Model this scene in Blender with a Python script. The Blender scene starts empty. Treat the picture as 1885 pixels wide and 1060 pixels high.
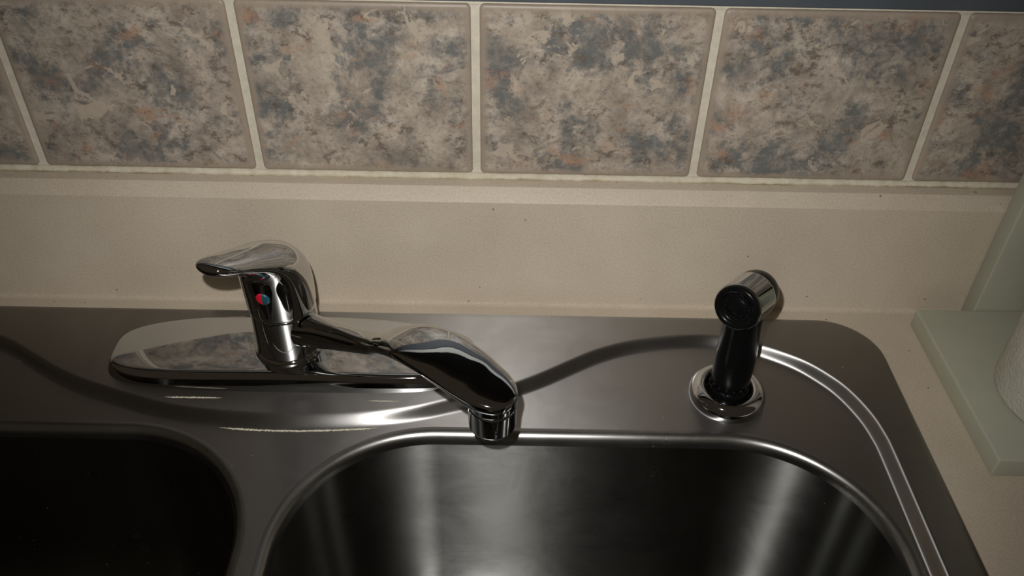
import bpy, bmesh, math, random
from mathutils import Vector, Matrix
from mathutils.bvhtree import BVHTree
from mathutils.geometry import tessellate_polygon

# ------------------------------------------------------------------ camera, world, light, exposure
# World units are metres; the builders below work in millimetres (MM converts).
# x runs right along the wall, y into the wall (backsplash face at y = 0), z up (worktop at z = 0).
MM = 0.001
scene = bpy.context.scene
COL = scene.collection
F_PX, PITCH, ROLL, YAW = 1579.53, 0.68162, 0.02162, 0.00649
CAM = Vector((23.66, -511.49, 430.88)) * MM
fw = Vector((math.sin(YAW) * math.cos(PITCH), math.cos(YAW) * math.cos(PITCH), -math.sin(PITCH)))
rt0 = Vector((math.cos(YAW), -math.sin(YAW), 0))
up0 = rt0.cross(fw)
rt = rt0 * math.cos(ROLL) + up0 * math.sin(ROLL)
up = up0 * math.cos(ROLL) - rt0 * math.sin(ROLL)
cam_data = bpy.data.cameras.new('camera')
cam_data.sensor_width = 36.0
cam_data.lens = F_PX / 1885.0 * 36.0
cam_data.clip_start = 0.01
cam = bpy.data.objects.new('camera', cam_data)
cam.matrix_world = Matrix(((rt.x, up.x, -fw.x, CAM.x), (rt.y, up.y, -fw.y, CAM.y),
                           (rt.z, up.z, -fw.z, CAM.z), (0, 0, 0, 1)))
COL.objects.link(cam)
scene.camera = cam

world = bpy.data.worlds.new('dim_room')
scene.world = world
world.use_nodes = True
world.node_tree.nodes['Background'].inputs[0].default_value = (1.0, 0.78, 0.52, 1)
world.node_tree.nodes['Background'].inputs[1].default_value = 0.030

# the phone's flash, a few centimetres above and left of the lens
fl = bpy.data.lights.new('phone_flash', 'SPOT')
fl.energy = 11.6
fl.color = (1.0, 0.985, 0.97)
fl.shadow_soft_size = 0.0035
fl.spot_size = math.radians(94)
fl.spot_blend = 1.0
flo = bpy.data.objects.new('phone_flash', fl)
flo.matrix_world = cam.matrix_world.copy()
flo.location = CAM - rt * 0.018 + up * 0.032
COL.objects.link(flo)

scene.view_settings.view_transform = 'Standard'
scene.view_settings.look = 'None'
scene.view_settings.gamma = 1.0
scene.view_settings.use_curve_mapping = False
scene.view_settings.exposure = 0.0
scene.cycles.sample_clamp_indirect = 4.0
scene.cycles.blur_glossy = 0.3

# ------------------------------------------------------------------ helpers
def srgb(r, g, b):
    f = lambda v: (v / 255 / 12.92) if v / 255 <= 0.04045 else ((v / 255 + 0.055) / 1.055) ** 2.4
    return (f(r), f(g), f(b), 1)

def tag(o, label=None, cat=None, group=None, kind=None):
    if label: o['label'] = label
    if cat: o['category'] = cat
    if group: o['group'] = group
    if kind: o['kind'] = kind
    return o

def empty(name, loc_mm):
    o = bpy.data.objects.new(name, None)
    o.empty_display_size = 0.02
    o.location = Vector(loc_mm) * MM
    COL.objects.link(o)
    return o

def mesh_obj(name, verts, faces, mat, parent=None, smooth=True, sharp=None):
    """verts in world mm; the object origin follows its parent (parents are never rotated)."""
    off = Vector((0, 0, 0))
    if parent is not None:
        p = parent
        while p is not None:
            off += p.location
            p = p.parent
    me = bpy.data.meshes.new(name)
    me.from_pydata([tuple(Vector(v) * MM - off) for v in verts], [], faces)
    me.validate()
    bm = bmesh.new(); bm.from_mesh(me)
    bmesh.ops.remove_doubles(bm, verts=bm.verts, dist=1e-6)
    bmesh.ops.recalc_face_normals(bm, faces=bm.faces)
    bm.to_mesh(me); bm.free()
    if smooth:
        me.polygons.foreach_set('use_smooth', [True] * len(me.polygons))
        if sharp: me.set_sharp_from_angle(angle=math.radians(sharp))
    mats = mat if isinstance(mat, (list, tuple)) else [mat]
    for m in mats: me.materials.append(m)
    o = bpy.data.objects.new(name, me)
    if parent is not None: o.parent = parent
    COL.objects.link(o)
    return o

class MB:
    """collects verts / faces in mm"""
    def __init__(s): s.v, s.f = [], []
    def grid(s, rings, closed=True, cap0=False, cap1=False):
        b = len(s.v); n = len(rings[0])
        for r in rings: s.v += [tuple(p) for p in r]
        for i in range(len(rings) - 1):
            for j in range(n if closed else n - 1):
                k = (j + 1) % n
                s.f.append((b + i * n + j, b + i * n + k, b + (i + 1) * n + k, b + (i + 1) * n + j))
        if cap0: s.f.append(tuple(b + j for j in range(n)))
        if cap1: s.f.append(tuple(b + (len(rings) - 1) * n + j for j in reversed(range(n))))
        return s
    def lathe(s, prof, c=(0, 0, 0), axis=(0, 0, 1), n=64, cap0=False, cap1=False):
        a = Vector(axis).normalized()
        x = a.orthogonal().normalized(); y = a.cross(x)
        c = Vector(c)
        rings = [[c + a * z + (x * math.cos(2 * math.pi * j / n) + y * math.sin(2 * math.pi * j / n)) * r
                  for j in range(n)] for r, z in prof]
        return s.grid(rings, True, cap0, cap1)
    def box(s, lo, hi, bev=0.0):
        x0, y0, z0 = lo; x1, y1, z1 = hi
        bm = bmesh.new()
        bmesh.ops.create_cube(bm, size=1)
        for v in bm.verts:
            v.co = Vector(((x0 + x1) / 2 + v.co.x * (x1 - x0), (y0 + y1) / 2 + v.co.y * (y1 - y0), (z0 + z1) / 2 + v.co.z * (z1 - z0)))
        if bev:
            bmesh.ops.bevel(bm, geom=list(bm.edges), offset=bev, segments=3, profile=0.5, affect='EDGES')
        b = len(s.v)
        bm.verts.index_update()
        s.v += [tuple(v.co) for v in bm.verts]
        s.f += [tuple(b + v.index for v in f.verts) for f in bm.faces]
        bm.free()
        return s
    def poly(s, loops):
        """flat polygon with holes, loops of 3D points"""
        tris = tessellate_polygon([[Vector(p) for p in l] for l in loops])
        b = len(s.v)
        for l in loops: s.v += [tuple(p) for p in l]
        s.f += [tuple(b + i for i in t) for t in tris]
        return s
    def obj(s, name, mat, parent=None, smooth=True, sharp=None):
        return mesh_obj(name, s.v, s.f, mat, parent, smooth, sharp)

def catmull(pts, per=8, closed=False):
    out = []; n = len(pts)
    for i in range(n if closed else n - 1):
        if closed: p = [Vector(pts[(i + k - 1) % n]) for k in range(4)]
        else: p = [Vector(pts[min(max(i + k - 1, 0), n - 1)]) for k in range(4)]
        for k in range(per):
            t = k / per
            out.append(0.5 * ((2 * p[1]) + (p[2] - p[0]) * t + (2 * p[0] - 5 * p[1] + 4 * p[2] - p[3]) * t * t
                              + (3 * p[1] - p[0] - 3 * p[2] + p[3]) * t ** 3))
    if not closed: out.append(Vector(pts[-1]))
    return out

def rrect(x0, x1, y0, y1, r, seg=20, mid=12):
    """rounded rectangle, counter-clockwise, with points along the straights"""
    out = []
    cs = [(x1 - r, y1 - r, 0), (x0 + r, y1 - r, 90), (x0 + r, y0 + r, 180), (x1 - r, y0 + r, 270)]
    for i, (cx, cy, a) in enumerate(cs):
        for k in range(seg + 1):
            t = math.radians(a + 90 * k / seg)
            out.append((cx + r * math.cos(t), cy + r * math.sin(t)))
        nx = cs[(i + 1) % 4]; t = math.radians(nx[2])
        e = (nx[0] + r * math.cos(t), nx[1] + r * math.sin(t)); s0 = out[-1]
        for k in range(1, mid):
            out.append((s0[0] + (e[0] - s0[0]) * k / mid, s0[1] + (e[1] - s0[1]) * k / mid))
    return out

def inset(loop, d):
    """move each point of a ccw loop inwards by d"""
    n = len(loop); out = []
    for i in range(n):
        a, b = Vector(loop[i - 1]), Vector(loop[(i + 1) % n])
        t = (b - a).normalized()
        out.append((loop[i][0] - t.y * d, loop[i][1] + t.x * d))
    return out

# ------------------------------------------------------------------ materials
class NT:
    def __init__(s, name):
        s.m = bpy.data.materials.new(name); s.m.use_nodes = True
        s.t = s.m.node_tree; s.b = s.t.nodes['Principled BSDF']
    def n(s, typ, **kw):
        o = s.t.nodes.new(typ)
        for k, v in kw.items():
            if k in o.inputs: o.inputs[k].default_value = v
            else: setattr(o, k, v)
        return o
    def l(s, a, b): s.t.links.new(a, b)
    def coord(s, which='Object', scale=(1, 1, 1), loc=None):
        tc = s.n('ShaderNodeTexCoord'); mp = s.n('ShaderNodeMapping')
        mp.inputs['Scale'].default_value = scale
        s.l(tc.outputs[which], mp.inputs['Vector'])
        if loc is not None: s.l(loc, mp.inputs['Location'])
        return mp.outputs['Vector']
    def noise(s, vec, scale, detail=4, rough=0.55, dist=0.0):
        o = s.n('ShaderNodeTexNoise', Scale=scale, Detail=detail, Roughness=rough, Distortion=dist)
        s.l(vec, o.inputs['Vector']); return o.outputs['Fac']
    def ramp(s, fac, stops, interp='LINEAR'):
        o = s.n('ShaderNodeValToRGB'); cr = o.color_ramp; cr.interpolation = interp
        while len(cr.elements) < len(stops): cr.elements.new(0.5)
        for e, (p, c) in zip(cr.elements, stops):
            e.position = p; e.color = c if len(c) == 4 else (*c, 1)
        s.l(fac, o.inputs['Fac']); return o.outputs['Color']
    def mix(s, fac, a, b, mode='MIX'):
        o = s.n('ShaderNodeMix', data_type='RGBA', blend_type=mode)
        for idx, v in ((0, fac), (6, a), (7, b)):
            if isinstance(v, (int, float)): o.inputs[idx].default_value = v
            elif isinstance(v, tuple): o.inputs[idx].default_value = v
            else: s.l(v, o.inputs[idx])
        return o.outputs[2]
    def math(s, op, a, b=0.0, c=0.0):
        o = s.n('ShaderNodeMath', operation=op)
        for i, v in enumerate((a, b, c)):
            if isinstance(v, (int, float)): o.inputs[i].default_value = v
            else: s.l(v, o.inputs[i])
        return o.outputs[0]
    def bump(s, h, strength=0.3, dist=0.0005, normal=None):
        o = s.n('ShaderNodeBump', Strength=strength, Distance=dist)
        s.l(h, o.inputs['Height'])
        if normal is not None: s.l(normal, o.inputs['Normal'])
        s.l(o.outputs['Normal'], s.b.inputs['Normal']); return o.outputs['Normal']
    def set(s, **kw):
        for k, v in kw.items():
            i = s.b.inputs[k.replace('_', ' ')]
            if isinstance(v, (int, float, tuple)): i.default_value = v
            else: s.l(v, i)
        return s

K0, K1 = (0, 0, 0, 1), (1, 1, 1, 1)

def mat_tile():
    t = NT('mottled_ceramic')
    oi = t.n('ShaderNodeObjectInfo')
    cb = t.n('ShaderNodeCombineXYZ')
    for i, k in enumerate((7.0, 3.0, 5.0)): t.l(t.math('MULTIPLY', oi.outputs['Random'], k), cb.inputs[i])
    v = t.coord('Object', (1, 1, 1), cb.outputs[0])
    base = t.ramp(t.noise(v, 42, 10, 0.74, 0.3), [(0.32, srgb(122, 113, 102)), (0.5, srgb(164, 152, 137)), (0.66, srgb(190, 178, 162))])
    blue = t.ramp(t.noise(v, 29, 12, 0.72, 0.25), [(0.49, K0), (0.565, K1)])
    bm_ = t.ramp(t.noise(v, 120, 8, 0.75), [(0.36, (0.35, 0.35, 0.35, 1)), (0.55, (0.95, 0.95, 0.95, 1))])
    c = t.mix(t.math('MULTIPLY', blue, bm_), base, srgb(101, 103, 101))
    v2 = t.coord('Object', (1, 1, 1.3), cb.outputs[0])
    rust = t.ramp(t.noise(v2, 33, 9, 0.7, 0.4), [(0.57, K0), (0.67, K1)])
    c = t.mix(t.math('MULTIPLY', rust, 0.75), c, srgb(166, 128, 102))
    fine = t.ramp(t.noise(v2, 95, 14, 0.84, 0.2), [(0.52, K0), (0.575, K1)])
    zone = t.ramp(t.noise(v, 20, 4, 0.6), [(0.36, K0), (0.52, K1)])
    c = t.mix(t.math('MULTIPLY', t.math('MULTIPLY', fine, zone), 0.8), c, srgb(92, 81, 71))
    spk = t.ramp(t.noise(v, 300, 10, 0.85), [(0.53, K0), (0.60, K1)])
    c = t.mix(t.math('MULTIPLY', spk, 0.55), c, srgb(104, 93, 83))
    v3 = t.coord('Object', (1, 1, 1), cb.outputs[0])
    cream = t.ramp(t.noise(v3, 40, 8, 0.66, 0.8), [(0.615, K0), (0.627, K1)])
    c = t.mix(t.math('MULTIPLY', cream, 0.85), c, srgb(178, 164, 146))
    # plain unglazed-looking margin along the tile's edges
    sp = t.n('ShaderNodeSeparateXYZ'); tc = t.n('ShaderNodeTexCoord'); t.l(tc.outputs['Generated'], sp.inputs[0])
    ex = t.math('MINIMUM', sp.outputs[0], t.math('SUBTRACT', 1.0, sp.outputs[0]))
    ez = t.math('MINIMUM', sp.outputs[2], t.math('SUBTRACT', 1.0, sp.outputs[2]))
    e = t.math('ADD', t.math('MINIMUM', ex, t.math('MULTIPLY', ez, 0.8)), t.math('MULTIPLY', t.math('SUBTRACT', t.noise(v, 60, 6, 0.7), 0.5), 0.07))
    edge = t.ramp(e, [(0.018, K1), (0.04, K0)])
    c = t.mix(t.math('MULTIPLY', edge, 0.85), c, srgb(152, 138, 122))
    t.set(Base_Color=c, Roughness=0.42)
    t.b.inputs['Specular IOR Level'].default_value = 0.35
    t.bump(t.noise(v, 160, 5, 0.65), 0.22, 0.0005)
    return t.m

def mat_simple(name, col, rough=0.5, metal=0.0, noise=None, bump=None, spec=0.5):
    t = NT(name)
    v = t.coord('Object')
    if noise:
        sc, amt = noise
        f = t.noise(v, sc, 6, 0.65)
        lo = tuple(x * (1 - amt) for x in col[:3]) + (1,); hi = tuple(min(1, x * (1 + amt)) for x in col[:3]) + (1,)
        t.set(Base_Color=t.ramp(f, [(0.3, lo), (0.7, hi)]))
    else: t.set(Base_Color=col)
    t.set(Roughness=rough, Metallic=metal)
    t.b.inputs['Specular IOR Level'].default_value = spec
    if bump: t.bump(t.noise(v, bump[0], 4, 0.6), bump[1], bump[2])
    return t.m

def mat_laminate():
    t = NT('beige_laminate')
    v = t.coord('Object')
    c = t.ramp(t.noise(v, 14, 5, 0.6), [(0.3, srgb(180, 167, 148)), (0.7, srgb(193, 180, 161))])
    vf = t.coord('Object', (1, 1, 1))
    f = t.ramp(t.noise(vf, 620, 4, 0.7), [(0.34, srgb(160, 143, 119)), (0.5, srgb(190, 177, 157)), (0.68, srgb(210, 198, 179))])
    c = t.mix(0.32, c, f)
    fib = t.ramp(t.noise(t.coord('Object', (1.0, 3.0, 3.0)), 260, 3, 0.6, 1.5), [(0.60, K0), (0.70, K1)])
    c = t.mix(t.math('MULTIPLY', fib, 0.12), c, srgb(150, 130, 105))
    fl = t.ramp(t.noise(v, 210, 0, 0.3), [(0.86, K0), (0.88, K1)])
    c = t.mix(t.math('MULTIPLY', fl, 0.8), c, srgb(70, 58, 46))
    t.set(Base_Color=c, Roughness=0.5)
    t.b.inputs['Specular IOR Level'].default_value = 0.3
    t.bump(t.noise(v, 900, 2, 0.5), 0.05, 0.0001)
    return t.m

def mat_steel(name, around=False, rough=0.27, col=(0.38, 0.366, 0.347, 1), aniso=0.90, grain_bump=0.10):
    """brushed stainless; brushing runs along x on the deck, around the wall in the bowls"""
    t = NT(name)
    if around:
        cv = t.n('ShaderNodeCombineXYZ'); cv.inputs[2].default_value = 1.0
        t.l(cv.outputs[0], t.b.inputs['Tangent'])      # the rough axis runs across the brushing
        grain = t.coord('Object', (6, 6, 420))
    else:
        cv = t.n('ShaderNodeCombineXYZ'); cv.inputs[1].default_value = 1.0
        t.l(cv.outputs[0], t.b.inputs['Tangent'])
        grain = t.coord('Object', (6, 420, 420))
    v = t.coord('Object')
    g = t.noise(grain, 6.0, 3, 0.7)
    smear = t.noise(v, 22, 6, 0.65, 0.6)
    r = t.math('ADD', t.math('MULTIPLY', smear, 0.16), rough - 0.08)
    r = t.math('ADD', r, t.math('MULTIPLY', g, 0.06))
    # water spots: faint dried rings with duller metal
    vo = t.n('ShaderNodeTexVoronoi', Scale=62.0, Randomness=1.0); t.l(v, vo.inputs['Vector'])
    ring = t.ramp(vo.outputs['Distance'], [(0.16, K0), (0.19, K1), (0.22, K0)])
    sel = t.ramp(t.noise(v, 9, 2, 0.5), [(0.55, K0), (0.62, K1)])
    spot = t.math('MULTIPLY', t.math('MULTIPLY', ring, sel), 0.10)
    c = t.mix(spot, col, srgb(190, 186, 176))
    dust = t.ramp(t.noise(v, 520, 2, 0.5), [(0.76, K0), (0.80, K1)])
    c = t.mix(t.math('MULTIPLY', dust, 0.5), c, srgb(205, 200, 190))
    met = t.math('SUBTRACT', 1.0, t.math('MULTIPLY', t.math('ADD', t.math('MULTIPLY', spot, 0.5), t.math('MULTIPLY', dust, 0.6)), 0.8))
    t.set(Base_Color=c, Metallic=met, Roughness=r, Anisotropic=aniso)
    t.bump(g, grain_bump, 0.0002)
    return t.m

M = {}
M['tile'] = mat_tile()
M['grout'] = mat_simple('cream_grout', srgb(198, 190, 172), 0.9, noise=(180, 0.10), bump=(500, 0.5, 0.0006), spec=0.2)
def mat_caulk():
    t = NT('old_cream_caulk')
    v = t.coord('Object')
    c = t.ramp(t.noise(v, 120, 5, 0.6), [(0.3, srgb(186, 176, 152)), (0.7, srgb(206, 198, 178))])
    sp = t.n('ShaderNodeSeparateXYZ'); tc = t.n('ShaderNodeTexCoord'); t.l(tc.outputs['Generated'], sp.inputs[0])
    low = t.ramp(t.math('ADD', sp.outputs[2], t.math('MULTIPLY', t.math('SUBTRACT', t.noise(v, 90, 6, 0.7), 0.5), 0.9)), [(0.36, K1), (0.56, K0)])
    pat = t.ramp(t.noise(v, 11, 3, 0.6), [(0.42, (0.25, 0.25, 0.25, 1)), (0.58, K1)])
    c = t.mix(t.math('MULTIPLY', t.math('MULTIPLY', low, pat), 0.75), c, srgb(124, 108, 66))
    t.set(Base_Color=c, Roughness=0.85)
    t.bump(t.noise(v, 420, 5, 0.65), 0.6, 0.0008)
    return t.m
M['caulk'] = mat_caulk()
M['laminate'] = mat_laminate()
M['navy'] = mat_simple('navy_wall_paint', srgb(76, 81, 86), 0.55, noise=(30, 0.08), bump=(300, 0.15, 0.0003), spec=0.35)
M['wall_paint'] = mat_simple('grey_wall_paint', srgb(150, 146, 138), 0.7, noise=(30, 0.05), spec=0.3)
M['white_paint'] = mat_simple('white_gloss_paint', srgb(190, 190, 184), 0.4)
M['night_glass'] = mat_simple('night_glass', (0.004, 0.005, 0.006, 1), 0.03, spec=0.5)
M['deck'] = mat_steel('brushed_steel_deck', False, 0.38)
M['formed'] = mat_steel('formed_steel_rim', False, 0.27, (0.36, 0.35, 0.33, 1), 0.3)
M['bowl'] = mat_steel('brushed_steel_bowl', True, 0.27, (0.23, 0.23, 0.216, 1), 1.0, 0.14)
M['chrome'] = mat_simple('polished_chrome', (0.60, 0.61, 0.62, 1), 0.04, 1.0)
M['black'] = mat_simple('black_plastic', (0.004, 0.004, 0.004, 1), 0.22, spec=0.14)
M['black_matte'] = mat_simple('black_rubber', (0.004, 0.004, 0.004, 1), 0.45, spec=0.3)
M['sage'] = mat_simple('sage_painted_wood', srgb(170, 170, 151), 0.55, noise=(26, 0.05), bump=(90, 0.12, 0.0008), spec=0.35)
M['red'] = mat_simple('red_plastic', srgb(190, 24, 44), 0.3)
M['blue'] = mat_simple('teal_blue_plastic', srgb(24, 74, 82), 0.3)
M['lime'] = mat_simple('limescale_crust', srgb(186, 180, 160), 0.9, noise=(400, 0.25), bump=(700, 0.6, 0.0008), spec=0.2)
M['card'] = mat_simple('cardboard', srgb(160, 130, 95), 0.9)
M['dark'] = mat_simple('dark_gap', (0.01, 0.01, 0.01, 1), 0.8)

def mat_paper():
    t = NT('embossed_paper')
    v = t.coord('Object')
    t.set(Base_Color=t.ramp(t.noise(v, 60, 4), [(0.3, srgb(186, 184, 170)), (0.7, srgb(204, 202, 188))]), Roughness=0.95)
    vo = t.n('ShaderNodeTexVoronoi', Scale=420.0); t.l(v, vo.inputs['Vector'])
    t.bump(t.math('ADD', vo.outputs['Distance'], t.noise(v, 700, 3)), 0.55, 0.0007)
    t.b.inputs['Specular IOR Level'].default_value = 0.15
    return t.m
M['paper'] = mat_paper()

# ------------------------------------------------------------------ wall and tiles
S = 155.0            # tile pitch
TILE_Y = 18.0        # front plane of the tiles
LEDGE = 102.0        # top of the 4-inch backsplash
TOP = 229.5          # top of the tile course
b = MB()
for lo, hi in (((-900, 25, -900), (1000, 60, 300)), ((-900, 25, 300), (-560, 60, 1000)), ((640, 25, 300), (1000, 60, 1000)), ((-560, 25, 900), (640, 60, 1000))):
    b.box(lo, hi)
wall = b.obj('wall_back', M['wall_paint'], smooth=False)
tag(wall, 'kitchen wall behind the sink carrying one course of mottled tiles', kind='structure')
o = MB().box((-900, 19.5, TOP + 1.2), (1000, 25.2, 290), 0.8).obj('trim_3', M['navy'], smooth=False)
tag(o, 'dark slate blue board running along the wall just above the tiles', kind='structure')
win = empty('window_1', (40, 30, 300))
tag(win, 'dark night window above the tiles over the sink', kind='structure')
for lo, hi in (((-575, 14, 290.3), (655, 40, 330)), ((-575, 16, 860), (655, 40, 905)), ((-575, 16, 330), (-535, 40, 860)), ((615, 16, 330), (655, 40, 860))):
    MB().box(lo, hi, 2).obj('frame_rail', M['white_paint'], win, sharp=40)
MB().box((-540, 30, 325), (620, 34, 865)).obj('pane', M['night_glass'], win, smooth=False)
MB().box((-900, 20.2, LEDGE - 30), (1000, 26, TOP - 1.0)).obj('grout_bed', M['grout'], wall, smooth=False)

def tile_mesh():
    w, h = (S - 5.6) / 2, (TOP - LEDGE - 4.3) / 2
    rings = []
    for ins, y in ((0, 7.0), (0, 1.6), (0.3, 0.8), (1.0, 0.25), (2.4, 0.0)):
        loop = rrect(-w + ins, w - ins, -h + ins, h - ins, max(3.2 - ins * 0.6, 1.2), 5, 3)
        rings.append([(x, y, z) for x, z in loop])
    b = MB().grid(rings, True, cap0=True)
    b.poly([rings[-1]])
    return b
tm = None
for i in range(-4, 5):
    c = Vector(((i + 0.5) * S, TILE_Y, (LEDGE + 4.3 + TOP) / 2))
    if tm is None:
        b = tile_mesh(); o = b.obj('tile', M['tile'], wall, sharp=50); tm = o
    else:
        o = tm.copy(); COL.objects.link(o)
    o.location = c * MM

def bead(name, y, z, r, x0, x1, mat, seed, amp):
    rnd = random.Random(seed)
    rings = []; n = int((x1 - x0) / 2.5); ph = [rnd.uniform(0, 6.28) for _ in range(6)]
    for i in range(n + 1):
        x = x0 + (x1 - x0) * i / n
        k = sum(math.sin(x * f + p) for f, p in zip((0.031, 0.083, 0.19, 0.41, 0.73, 1.1), ph)) / 6
        rr = r * (1 + amp * k + rnd.uniform(-amp, amp) * 0.10)
        rings.append([(x, y - rr * math.cos(a), z + rr * math.sin(a)) for a in [math.radians(d) for d in range(-90, 271, 30)][:-1]])
    return MB().grid(rings, True).obj(name, mat, smooth=True)
tag(bead('trim_1', TILE_Y + 1.6, LEDGE + 1.4, 3.0, -900, 1000, M['caulk'], 3, 0.28),
    'lumpy cream caulk bead between tiles and backsplash ledge', kind='structure')
tag(bead('trim_2', TILE_Y + 4.6, TOP - 0.2, 1.9, -900, 1000, M['grout'], 5, 0.15),
    'thin pale caulk line along the top of the tiles', kind='structure')

# ------------------------------------------------------------------ worktop with upstand
XC = -123.5                       # centre line of the sink
SX0, SX1, SY0, SY1 = XC - 423.5, XC + 423.5, -575.0, -15.6
worktop = empty('countertop', (0, -300, 0))
tag(worktop, 'speckled beige laminate countertop with low backsplash around the sink', 'countertop')
CX0, CX1, CY0 = -900, 1000, -635
hole = rrect(SX0 + 12, SX1 - 12, SY0 + 12, SY1 - 10, 30, 8, 2)
outer = [(CX0, CY0), (CX1, CY0), (CX1, 20), (CX0, 20)]
b = MB()
b.poly([[(x, y, 0) for x, y in outer], [(x, y, 0) for x, y in reversed(hole)]])
b.poly([[(x, y, -36) for x, y in outer], [(x, y, -36) for x, y in reversed(hole)]])
b.grid([[(x, y, 0) for x, y in outer], [(x, y, -36) for x, y in outer]])
b.grid([[(x, y, 0) for x, y in hole], [(x, y, -36) for x, y in hole]])
b.obj('work_surface', M['laminate'], worktop, smooth=False)
prof = [(20, -1), (20, LEDGE), (9.5, LEDGE), (8.2, LEDGE - 0.3), (0.7, LEDGE - 7.6), (0, LEDGE - 8.6), (0, 3.0), (-0.5, 1.2), (-2.0, 0.25), (-4, 0.05), (-4, -1)]
b = MB().grid([[(CX0, y, z) for y, z in prof], [(CX1, y, z) for y, z in prof]], True, True, True)
b.obj('backsplash', M['laminate'], worktop, sharp=28)

# ------------------------------------------------------------------ sink
sink = empty('kitchen_sink', (XC, -295, 0))
tag(sink, 'brushed stainless steel double bowl sink set into the beige countertop', 'sink')
Z_HI, Z_LO = 4.4, -3.2
half = [(0, -125.6), (30, -124.6), (63, -121.4), (88, -116.3), (109, -109.6), (134, -101), (154, -93), (173, -83), (193, -70.5),
        (213, -58.5), (234, -49.8), (254, -44.8), (275, -41.6), (296, -40.6), (316, -43.5), (336, -50.5), (358, -63), (373, -77.5),
        (383, -92), (391, -112), (394.5, -130), (395.5, -150), (395.5, -230), (395.5, -330), (395.5, -430), (392, -470), (378, -505),
        (350, -532), (315, -544), (270, -547), (135, -547)]
loop = [(XC + x, y) for x, y in half] + [(XC, -547)] + [(XC - x, y) for x, y in reversed(half[1:])]
step = [(p.x, p.y) for p in catmull([(x, y, 0) for x, y in loop], 8, True)]
area = sum(step[i - 1][0] * step[i][1] - step[i][0] * step[i - 1][1] for i in range(len(step)))
if area < 0: step.reverse()
STEP_W = 9.5
def step_z(t): return Z_HI + (Z_LO - Z_HI) * (t * t * t * (t * (6 * t - 15) + 10))
offs = [-STEP_W * 0.5 + STEP_W * k / 14 for k in range(15)]
strip = [[(x, y, step_z(k / 14)) for x, y in inset(step, o)] for k, o in enumerate(offs)]
rim_o = rrect(SX0, SX1, SY0, SY1, 42, 16, 30)
rim_prof = [(0, 0.1), (0.15, 1.6), (0.9, 2.9), (2.4, 3.9), (4.8, Z_HI), (7, Z_HI)]
rim = [[(x, y, z) for x, y in inset(rim_o, o)] for o, z in rim_prof]
BOWL_BACK = -129.5
bowl_rects = [(-114.5, 262.0), (2 * XC - 262.0, 2 * XC + 114.5)]
bowl_prof = [(-4.5, Z_LO), (-2.5, Z_LO - 0.03), (-1.0, Z_LO - 0.35), (0.3, Z_LO - 1.0), (1.5, Z_LO - 2.1), (2.4, Z_LO - 3.6), (3.0, Z_LO - 5.5),
             (3.5, Z_LO - 8.5)]
wall_prof = [(3.5, Z_LO - 8.5), (6.0, -30), (9.0, -60), (12.0, -88), (14.0, -108), (14.6, -112), (16.4, -120), (19.5, -129), (24.5, -138.5),
             (31, -147), (40, -154.5), (50, -159), (62, -161.5)]
deck = MB()
deck.grid(rim)
deck.poly([rim[-1], list(reversed(strip[0]))])
deck.grid(strip)
bowl_loops = [rrect(x0, x1, -535, BOWL_BACK, 94, 40, 20) for x0, x1 in bowl_rects]
lips = []
for lp in bowl_loops:
    lip = [[(x, y, z) for x, y in inset(lp, o)] for o, z in bowl_prof]
    lips.append(lip)
    MB().grid(lip).obj('bowl_rim', M['formed'], sink)
deck.poly([strip[-1]] + [list(reversed(l[0])) for l in lips])
deck.obj('deck', M['deck'], sink)
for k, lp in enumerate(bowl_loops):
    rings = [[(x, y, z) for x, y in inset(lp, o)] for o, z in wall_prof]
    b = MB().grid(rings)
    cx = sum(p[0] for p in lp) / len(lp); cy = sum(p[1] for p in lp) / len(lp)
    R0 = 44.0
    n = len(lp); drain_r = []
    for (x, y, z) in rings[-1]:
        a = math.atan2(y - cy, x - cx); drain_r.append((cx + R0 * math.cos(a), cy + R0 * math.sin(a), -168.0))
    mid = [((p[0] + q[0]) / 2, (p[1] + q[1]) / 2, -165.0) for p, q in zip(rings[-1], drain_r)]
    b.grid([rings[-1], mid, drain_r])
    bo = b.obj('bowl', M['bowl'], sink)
    s = MB().lathe([(45, 1.2), (43.5, 1.6), (41, 1.0), (39, -2), (38, -12), (30, -16), (0.5, -16)], (cx, cy, -168.3), n=40)
    so = s.obj('drain_strainer', M['chrome'], bo)

# mineral crust along the foot of the step in front of the faucet
def crust(name, x0, x1, off, wid, seed, parent, zf=None):
    rnd = random.Random(seed); rows = []
    pts = [p for p in step if x0 <= p[0] <= x1 and p[1] > -200]
    pts.sort()
    for i in range(len(pts) - 1):
        pass
    dense = catmull([(x, y, 0) for x, y in pts], 5)
    n = len(dense)
    for i, p in enumerate(dense):
        e = min(1.0, min(i, n - 1 - i) / 12.0)
        w = wid * e * rnd.uniform(0.55, 1.2) + 0.05
        j = rnd.uniform(-0.25, 0.25)
        z = Z_LO + 0.02
        y = p.y - off + j
        rows.append([(p.x, y - w * 0.5, z), (p.x, y - w * 0.25, z + 0.35 * e), (p.x, y + w * 0.25, z + 0.4 * e), (p.x, y + w * 0.5, z)])
    return MB().grid(rows, False).obj(name, M['lime'], parent)
crust('limescale', -168, -58, 5.2, 1.6, 11, sink)

def streak(x0, x1, y, wid, seed):
    rnd = random.Random(seed); rows = []; n = int((x1 - x0) / 0.9)
    for i in range(n + 1):
        e = min(1.0, min(i, n - i) / 6.0); x = x0 + (x1 - x0) * i / n
        w = wid * e * rnd.uniform(0.5, 1.2) + 0.05; yy = y + rnd.uniform(-0.15, 0.15); z = Z_HI + 0.02
        rows.append([(x, yy - w / 2, z), (x, yy, z + 0.3 * e + 0.02), (x, yy + w / 2, z)])
    MB().grid(rows, False).obj('limescale', M['lime'], sink)
streak(-207, -168, -109.2, 1.3, 21)
streak(-70, -48, -109.6, 0.7, 22)

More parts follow.
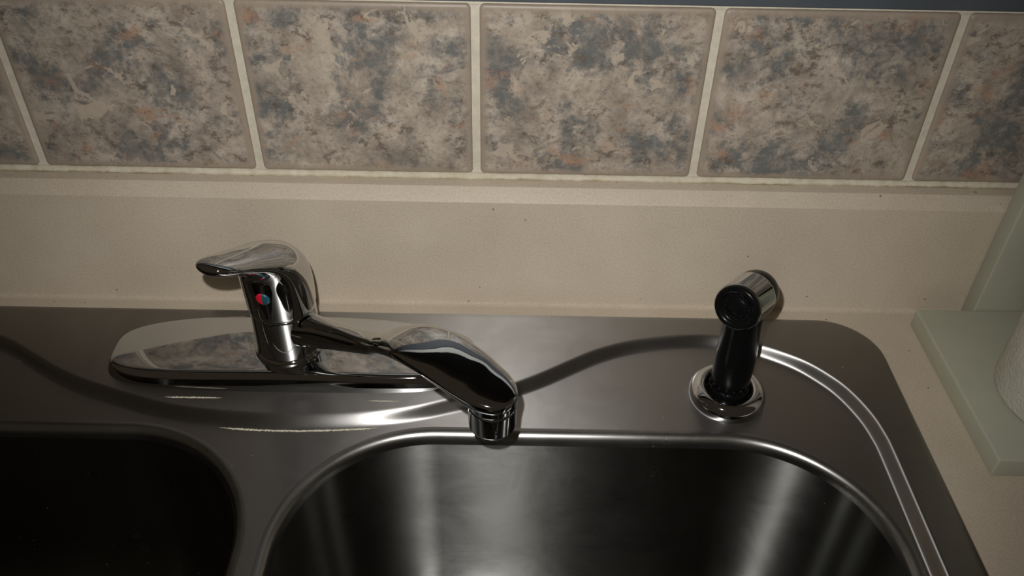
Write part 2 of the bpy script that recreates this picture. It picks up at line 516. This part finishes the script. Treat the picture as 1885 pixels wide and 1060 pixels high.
# ------------------------------------------------------------------ faucet
AX, AY = -128.0, -70.0
faucet = empty('kitchen_faucet', (AX, AY, Z_HI))
tag(faucet, 'chrome single lever kitchen faucet with swung spout on an oblong base plate', 'faucet')
PC, PY, PA, PB, PN = -126.0, -71.0, 130.0, 32.0, 3.6
def plate_top(x, y):
    u, v = (x - PC) / PA, (y - PY) / PB
    return 19.8 - 6.5 * u * u + (2.9 * v - 0.5 * v * v) * (1 - 0.7 * u * u)
def sup(a, bb, n=PN, seg=160):
    out = []
    for k in range(seg):
        t = 2 * math.pi * k / seg
        cs, sn = math.cos(t), math.sin(t)
        out.append((PC + a * math.copysign(abs(cs) ** (2 / n), cs), PY + bb * math.copysign(abs(sn) ** (2 / n), sn)))
    return out
rings = []
for ins, fz in ((0, 0.0), (0.5, 0.2), (1.6, 0.5), (2.8, 0.78), (3.5, 0.89), (4.5, 0.96), (5.8, 0.992), (8.0, 1.0)):
    rings.append([(x, y, Z_HI + (plate_top(x, y) - Z_HI) * fz) for x, y in sup(PA - ins, PB - ins)])
for k in (0.8, 0.6, 0.4, 0.2, 0.03):
    rings.append([(x, y, plate_top(x, y)) for x, y in sup((PA - 8.0) * k, (PB - 8.0) * k)])
MB().grid(rings, True, cap0=False, cap1=True).obj('base_plate', M['chrome'], faucet)
# body: base ring, column and the groove under the handle
MB().lathe([(24.0, 14), (24.0, 20.5), (23.6, 21.6), (22.6, 22.2), (22.3, 22.6), (22.2, 23.4), (22.2, 26), (22.0, 40), (21.9, 54.6), (21.9, 55.2), (21.5, 56.0), (20.6, 56.3), (18, 56.3), (1, 56.3)],
           (AX, AY, 0), n=96).obj('body', M['chrome'], faucet, sharp=60)

# spout: lofted along its direction, rising from the body into a wide hood
AERX, AERY = 16.2, -178.0
D = Vector((AERX - AX, AERY - AY, 0)); SL = D.length; D.normalize(); PNV = Vector((D.y, -D.x, 0))
key = [(10, 12.5, 29.5, 54.0), (20, 11.3, 31.5, 55.2), (35, 9.5, 37.6, 59.8), (55, 8.4, 46.6, 65.6), (75, 7.8, 56.4, 71.0), (88, 8.6, 63.0, 76.6),
       (96, 9.4, 69.5, 82.5), (105, 12.2, 75.0, 89.0), (120, 16.2, 82.5, 95.8), (140, 18.4, 86.0, 98.4), (160, 18.2, 84.0, 95.6), (172, 17.0, 81.0, 92.6),
       (180, 15.6, 80.0, 90.8), (186, 13.2, 80.0, 89.4), (190, 10.4, 80.0, 88.4), (193, 6.6, 80.2, 87.4), (194.4, 1.0, 82.0, 85.6)]
dense = catmull([(a, bb, cc) for a, bb, cc, dd in key], 5)
dense2 = catmull([(a, dd, 0) for a, bb, cc, dd in key], 5)
rings = []
for p, q in zip(dense, dense2):
    s_, w, zb, zt = p.x, p.y, p.z, q.y
    ring = []
    for k in range(56):
        t = 2 * math.pi * k / 56
        e = 0.82 - 0.2 * min(1.0, max(0.0, (s_ - 150) / 30))
        lat = w * math.copysign(abs(math.cos(t)) ** e, math.cos(t))
        z = (zb + zt) / 2 + (zt - zb) / 2 * math.copysign(abs(math.sin(t)) ** e, math.sin(t))
        c = Vector((AX, AY, 0)) + D * s_ + PNV * lat
        ring.append((c.x, c.y, z))
    rings.append(ring)
spout = MB().grid(rings, True, True, True).obj('spout', M['chrome'], faucet)
aer = MB().lathe([(12.0, 87), (13.6, 85.5), (14.0, 84.0), (14.0, 83.4), (14.0, 78.8), (14.0, 78.2), (13.7, 77.7), (13.2, 77.2), (13.2, 76.8), (13.7, 76.3), (13.7, 75.6), (13.65, 62.0), (13.6, 61.3), (13.2, 60.5), (12.4, 60.0), (12.0, 60.0), (10.4, 60.0), (10.2, 62.0), (0.5, 62.5)],
                 (AERX, AERY, 0), n=72).obj('aerator', M['chrome'], faucet, sharp=50)
MB().lathe([(10.0, 61.2), (8.0, 60.9), (0.4, 60.9)], (AERX, AERY, 0), n=40).obj('aerator_screen', M['black_matte'], aer)

# handle: an upright cap that bends over into a lever pointing forward and left
LA = math.radians(-114)
LD = Vector((math.cos(LA), math.sin(LA), 0)); LN = Vector((-LD.y, LD.x, 0))
hk = [  # front point (along lever, height), back point (along lever, height), half width
    (21.6, 57.2, -21.6, 57.2, 21.6), (22.5, 58.2, -22.5, 58.2, 22.5), (22.8, 64, -22.7, 66, 22.9), (23.2, 72, -22.3, 77.5, 23.2), (23.6, 80, -19.5, 89.5, 23.0),
    (23.8, 87, -12.5, 99.5, 21.8), (24.0, 92, 0, 106.5, 20.0), (25.5, 96.5, 12, 111.3, 18.0), (30, 101.8, 24, 116.3, 16.0), (37, 107.4, 34, 120.3, 14.6),
    (46, 113.2, 44, 124.4, 13.2), (52.5, 117.0, 51.2, 126.6, 11.2), (56.5, 120.0, 55.4, 126.8, 7.5), (58, 122.4, 57.4, 124.8, 1.5)]
d1 = catmull([(a, bb, ee) for a, bb, cc, dd, ee in hk], 6)
d2 = catmull([(cc, dd, 0) for a, bb, cc, dd, ee in hk], 6)
rings = []
for p, q in zip(d1, d2):
    f_ = Vector((AX, AY, 0)) + LD * p.x + Vector((0, 0, p.y)); b_ = Vector((AX, AY, 0)) + LD * q.x + Vector((0, 0, q.y))
    c = (f_ + b_) / 2; U = (f_ - b_) / 2
    rings.append([tuple(c + LN * (p.z * math.cos(2 * math.pi * k / 64)) + U * math.sin(2 * math.pi * k / 64)) for k in range(64)])
handle = MB().grid(rings, True, True, True).obj('handle', M['chrome'], faucet)
# hot / cold marker on the front of the cap
MKA = math.radians(-100)
mn = Vector((math.cos(MKA), math.sin(MKA), 0)); mr = Vector((-mn.y, mn.x, 0)); mz = 78.5
hit, hn = BVHTree.FromObject(handle, bpy.context.evaluated_depsgraph_get()).ray_cast(
    (Vector((AX, AY, mz)) + mn * 60) * MM - (handle.parent.location), -mn)[:2]
mc = (hit + handle.parent.location) / MM
mn = hn if hn.dot(mn) > 0 else -hn
mr = Vector((0, 0, 1)).cross(mn).normalized(); mu = mn.cross(mr)
def half_disc(sgn, name, mat):
    R = 4.6; rings = []
    for rr, h in ((R, -0.6), (R, 0.35), (R * 0.85, 0.75), (R * 0.5, 1.0), (0.05, 1.1)):
        rings.append([tuple(mc + mn * h + mr * (sgn * rr * math.sin(math.pi * k / 16)) + mu * (rr * math.cos(math.pi * k / 16))) for k in range(17)])
    MB().grid(rings, False).obj(name, mat, handle)
half_disc(-1, 'hot_mark', M['red'])
half_disc(1, 'cold_mark', M['blue'])

# ------------------------------------------------------------------ side sprayer
PX, PYY = 177.5, -92.5
spr = empty('side_sprayer', (PX, PYY, Z_LO))
tag(spr, 'black pull-out side sprayer with chrome collar standing in a round chrome flange', 'sprayer')
MB().lathe([(25.6, Z_LO), (26.2, Z_LO + 1.2), (26.2, 1.6), (25.4, 4.0), (23.6, 6.6), (21.0, 8.4), (18.4, 8.8), (16.4, 8.0), (15.2, 6.2), (14.8, 3.0)],
           (PX, PYY, 0), n=72).obj('flange', M['chrome'], spr)
HC = Vector((175.5, -91.0, 83.0))            # centre of the spray head
FN = Vector((-0.62, -0.80, 0.20)).normalized()   # nozzle direction
hp = [(177.5, -92.5, 1.0, 14.2), (177.5, -92.5, 9.0, 13.9), (177.5, -92.6, 11.0, 12.6), (177.4, -92.7, 14.0, 12.6), (177.3, -92.8, 16.0, 13.0), (177.2, -93, 26, 13.4), (177, -93, 38, 13.4),
      (176.8, -92.6, 50, 12.9), (176.4, -92, 62, 12.4), (176.0, -91.4, 72, 12.6), (175.6, -91, 82, 12.8), (175.5, -91, 86, 10)]
cent = catmull([(a, bb, cc) for a, bb, cc, dd in hp], 5); rad = catmull([(dd, 0, 0) for a, bb, cc, dd in hp], 5)
rings = [[(c.x + r.x * math.cos(2 * math.pi * k / 40), c.y + r.x * math.sin(2 * math.pi * k / 40), c.z) for k in range(40)] for c, r in zip(cent, rad)]
grip = MB().grid(rings, True, True, True).obj('grip', M['black'], spr)
for k in range(16):           # short ribs round the foot of the grip
    a = 2 * math.pi * k / 16
    c = Vector((177.4 + 12.5 * math.cos(a), -92.7 + 12.5 * math.sin(a), 12.6))
    t = Vector((-math.sin(a), math.cos(a), 0)); o_ = Vector((math.cos(a), math.sin(a), 0))
    rr = []
    for z, w, dpt in ((-2.6, 0.6, 0.5), (-2.0, 1.0, 1.0), (2.0, 1.0, 1.0), (2.6, 0.6, 0.5)):
        rr.append([tuple(c + t * (w * sx) + o_ * (dpt * sy) + Vector((0, 0, z))) for sx, sy in ((-1, -1), (1, -1), (1, 1), (-1, 1))])
    MB().grid(rr, True, True, True).obj('rib', M['black'], grip)
MB().lathe([(15.2, -10.4), (15.6, -10.0), (15.6, -9.4), (15.6, 11.8), (15.6, 12.4), (15.5, 13.2), (14.8, 13.8), (14.2, 13.6)], HC, FN, n=72).obj('head_collar', M['chrome'], spr, sharp=50)
MB().lathe([(0.3, -28.6), (4.5, -28.2), (8.5, -26.8), (11.8, -24.2), (14.0, -20.4), (14.9, -16.0), (15.1, -9.5)], HC, FN, n=64).obj('rear_cap', M['black'], spr)
noz = MB().lathe([(14.4, 11.0), (14.7, 14.6), (14.2, 15.7), (12.8, 16.1), (10.8, 15.6), (10.2, 14.2), (9.6, 13.6), (6.6, 13.6), (6.0, 14.2), (3.0, 14.6), (0.3, 14.6)], HC, FN, n=64).obj('nozzle', M['black'], spr)
fx = FN.orthogonal().normalized(); fy = FN.cross(fx)
for k in range(12):
    a = 2 * math.pi * k / 12
    c = HC + FN * 13.4 + (fx * math.cos(a) + fy * math.sin(a)) * 8.1
    MB().lathe([(0.8, 0), (0.75, 1.0), (0.45, 1.3), (0.05, 1.3)], c, FN, n=8).obj('spray_hole', M['black'], noz)
# trigger lever down the back of the grip
back = -Vector((FN.x, FN.y, 0)).normalized(); side = Vector((-back.y, back.x, 0))
tk = [(13.0, 86, 6.0, 2.0), (17.5, 80, 7.0, 2.6), (18.6, 68, 7.0, 2.4), (17.4, 54, 6.6, 2.2), (15.6, 42, 6.0, 2.0), (14.0, 34, 4.6, 1.6)]
rings = []
for d_, z, w, th in [(p.x, p.y, p.z, 2.2) for p in catmull([(a, bb, cc) for a, bb, cc, dd in tk], 5)]:
    c = Vector((176.3, -92.0, z)) + back * d_
    rings.append([tuple(c + side * (w * math.cos(2 * math.pi * k / 20)) + back * (th * math.sin(2 * math.pi * k / 20))) for k in range(20)])
MB().grid(rings, True, True, True).obj('trigger', M['black'], spr)

# ------------------------------------------------------------------ paper towel holder and roll
HX0, HX1 = 332.0, 500.0
hold = empty('paper_towel_holder', ((HX0 + HX1) / 2, -88, 0))
tag(hold, 'sage green painted wooden paper towel holder standing on the counter by the backsplash', 'towel holder')
MB().box((HX0, -161.5, 0), (HX1, -16.3, 15.5), 1.6).obj('base', M['sage'], hold, sharp=40)
MB().box((376.5, -16.0, 0), (455.5, -0.4, 330), 1.5).obj('back_board', M['sage'], hold, sharp=40)
RX, RY, RR = 407.5, -108.0, 52.0
MB().lathe([(9.0, 15.5), (9.0, 322), (13, 324), (16, 331), (14, 339), (8, 344), (0.5, 345)], (RX, RY + 6, 0), n=32).obj('rod', M['sage'], hold)
roll = empty('paper_towel_roll', (RX, RY, 15.6))
tag(roll, 'white embossed paper towel roll standing upright on the sage green holder', 'paper towel')
MB().lathe([(20.5, 15.8), (RR - 2, 15.8), (RR - 0.4, 16.6), (RR, 18.5), (RR, 292), (RR - 1.2, 294.5), (20.5, 294.8), (20.5, 15.8)], (RX, RY, 0), n=96).obj('paper', M['paper'], roll)
MB().lathe([(20.4, 15.8), (20.4, 294.9), (18.9, 294.9), (18.9, 15.8), (20.4, 15.8)], (RX, RY, 0), n=40).obj('core', M['card'], roll)
